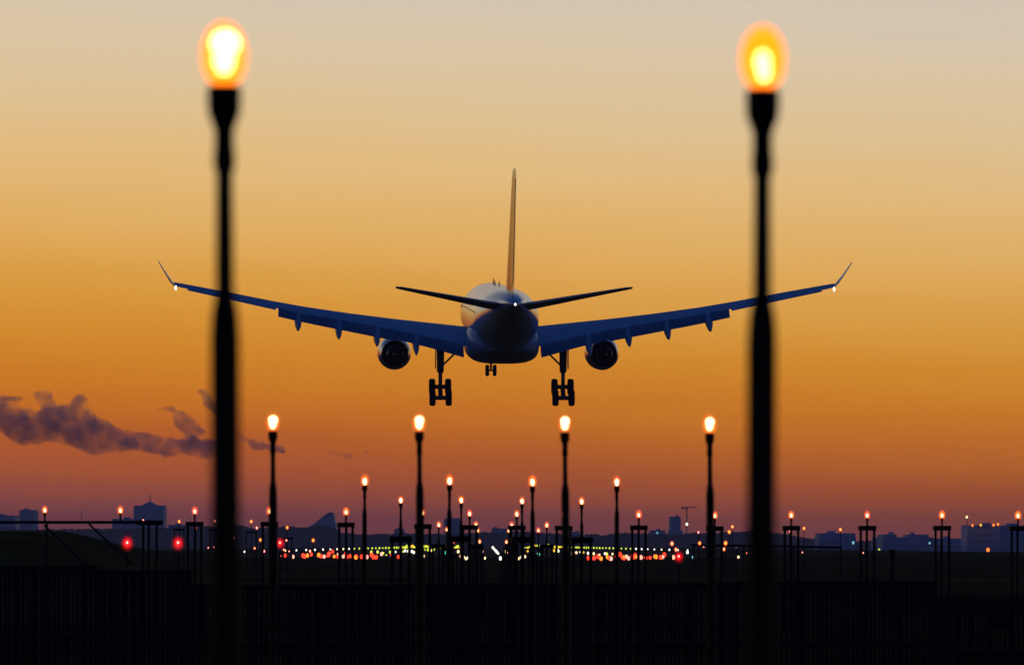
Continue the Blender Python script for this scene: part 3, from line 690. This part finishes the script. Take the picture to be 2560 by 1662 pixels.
# ------------------------------------------------------------------ foreground
dF = 62.0
fz = ground_z(0, dF)
fe = thing('perimeter_fence', 'dark slatted perimeter fence with stepped top across the unlit foreground', 'fence', (0, dF, fz))
for pa, pb, pt in ((-60, 245, 1415), (245, 480, 1426), (480, 1150, 1462), (1150, 1838, 1458), (1838, 2338, 1452), (2338, 2640, 1494)):
    xa, xb = (pa - VX) * dF / F, (pb - VX) * dF / F; top = (VY - pt) * dF / F - fz
    pn = MB(); n = int((xb - xa) / .055)
    for k in range(n): hh = top - random.uniform(0, .035); pn.box((xa + (k + .5 + random.uniform(-.1, .1)) * (xb - xa) / n, 0, hh / 2), (random.uniform(.038, .050), .012, hh))
    for z in (top - .02, top * .5, .15): pn.box(((xa + xb) / 2, .02, z), (xb - xa, .03, .05))
    pn.build('fence_panel', M['dark'], fe, smooth=False)
    MB().box((xa, .05, top / 2), (.07, .07, top)).build('post', M['dark'], fe, smooth=False)
p = P(2500, 1545, 80)
o = thing('round_sign', 'round sign seen from behind on a thin post at lower right', 'sign', (p.x, 80, ground_z(p.x, 80)))
hz = p.z - o.location.z
MB().lathe([(.16, -.015), (.17, 0), (.16, .015)], (0, 0, hz), 32, 'y').build('plate', M['black'], o)
MB().tube((0, .03, 0), (0, .03, hz + .1), .025).build('post', M['black'], o)
MB().box((0, .03, hz - .45), (.5, .03, .06)).build('bracket', M['galv'], o, smooth=False)
p = P(2229, 1374, 150)
o = thing('sensor_post', 'dark post with a boxy head standing in the right-hand field', 'sensor post', (p.x, 150, ground_z(p.x, 150)))
hz = p.z - o.location.z
MB().tube((0, 0, 0), (0.02, 0, hz - .2), .07, .05, 12).build('post', M['black'], o)
MB().box((0, 0, hz - .12), (.19, .16, .26)).build('head', M['black'], o, smooth=False)
MB().box((.05, 0, .3), (.26, .2, .6)).build('base', M['black'], o, smooth=False)

# ------------------------------------------------------------------ clouds (beyond the haze)
def cloudmat(dens):
    m = bpy.data.materials.new('cloud_vapour'); m.use_nodes = True
    t = m.node_tree; t.nodes.clear()
    v = t.nodes.new('ShaderNodeVolumePrincipled')
    v.inputs['Color'].default_value = (.72, .86, 1.0, 1); v.inputs['Anisotropy'].default_value = -.35
    c = t.nodes.new('ShaderNodeTexCoord'); n = t.nodes.new('ShaderNodeTexNoise')
    n.inputs['Scale'].default_value = .014; n.inputs['Detail'].default_value = 5
    t.links.new(c.outputs['Object'], n.inputs['Vector'])
    r = t.nodes.new('ShaderNodeMapRange'); r.inputs[1].default_value = .36; r.inputs[2].default_value = .60; r.inputs[3].default_value = .0; r.inputs[4].default_value = dens
    t.links.new(n.outputs[0], r.inputs[0]); t.links.new(r.outputs[0], v.inputs['Density'])
    o = t.nodes.new('ShaderNodeOutputMaterial'); t.links.new(v.outputs[0], o.inputs['Volume'])
    return m
CLOUD_D = .0145
CM, CMmid, CMthin = cloudmat(CLOUD_D), cloudmat(.016), cloudmat(.007)
dC = 20000.0
def cloud(label, blobs, mt=None):
    """blobs: (px, py, radius x, radius z) ellipsoids fused into one puffy body"""
    c0 = P(sum(b[0] for b in blobs) / len(blobs), sum(b[1] for b in blobs) / len(blobs), dC)
    mb = MB(); s = dC / F
    for px, py, rx, rz in blobs:
        c = P(px, py, dC) - c0
        mb.ell((c.x, random.uniform(-25, 25), c.z), (rx * s, max(rx, rz) * s * .55 + 35, rz * s), 20, 14)
    o = mb.build('cloud', mt or CM, loc=c0)
    rm = o.modifiers.new('remesh', 'REMESH'); rm.mode = 'VOXEL'; rm.voxel_size = 5.0
    tx = bpy.data.textures.new('puff', 'CLOUDS'); tx.noise_scale = 38; tx.noise_depth = 3
    dm = o.modifiers.new('puff', 'DISPLACE'); dm.texture = tx; dm.strength = 34; dm.mid_level = .55
    tag(o, label, 'cloud', 'purple-grey evening clouds')
    return o
def lump(path, n, jx, jz):
    out = []
    for (x0, y0, r0), (x1, y1, r1) in zip(path, path[1:]):
        for i in range(n):
            t = i / n; r = r0 + (r1 - r0) * t
            out.append((x0 + (x1 - x0) * t + random.uniform(-jx, jx), y0 + (y1 - y0) * t + random.uniform(-jz, jz), r * random.uniform(1.0, 1.5), r * random.uniform(.8, 1.05)))
    return out
cloud('large purple-grey cloud bank low at the left edge', lump([(-60, 1030, 40), (15, 1040, 42), (70, 1070, 44), (130, 1060, 48), (190, 1065, 52), (240, 1090, 42), (300, 1100, 34), (380, 1110, 27), (450, 1118, 27), (520, 1122, 28), (560, 1128, 18)], 4, 8, 5) + [(108, 992, 26, 20), (118, 1012, 22, 20), (128, 1032, 26, 22), (200, 1004, 24, 20), (195, 1022, 30, 20), (165, 1028, 30, 20), (60, 1100, 30, 14), (235, 1125, 18, 16), (20, 998, 40, 10)])
cloud('curling wisp of cloud left of the left near mast', lump([(402, 1024, 6), (425, 1020, 8), (445, 1045, 10), (462, 1075, 11), (490, 1100, 14)], 4, 2, 2) + lump([(455, 1032, 7), (480, 1060, 12), (505, 1090, 14)], 4, 2, 2))
cloud('small upright puff of cloud beside the left near mast', lump([(500, 978, 9), (515, 990, 12), (535, 1020, 12), (555, 1040, 10)], 4, 2, 2), CMmid)
cloud('ragged wisp of cloud behind the leftmost mid-distance lamp', lump([(600, 1085, 6), (640, 1110, 12), (680, 1118, 12), (715, 1132, 6)], 4, 3, 2), CMmid)
cloud('faint thin streak of cloud left of the second mid-distance lamp', lump([(810, 1128, 4), (860, 1138, 5), (890, 1140, 4)], 4, 3, 1) + lump([(920, 1130, 4), (985, 1142, 3)], 4, 3, 1), CMthin)

# ------------------------------------------------------------------ haze
hb = MB().box((0, 4400, 36), (5600, 9200, 80))
hm = bpy.data.materials.new('haze_air'); hm.use_nodes = True
t = hm.node_tree; t.nodes.clear()
pv = t.nodes.new('ShaderNodeVolumePrincipled'); pv.inputs['Color'].default_value = (.96, .84, .88, 1); pv.inputs['Density'].default_value = 1.35e-4; pv.inputs['Anisotropy'].default_value = 0
ho = t.nodes.new('ShaderNodeOutputMaterial'); t.links.new(pv.outputs[0], ho.inputs['Volume'])
tag(hb.build('haze', hm, smooth=False), kind='stuff')
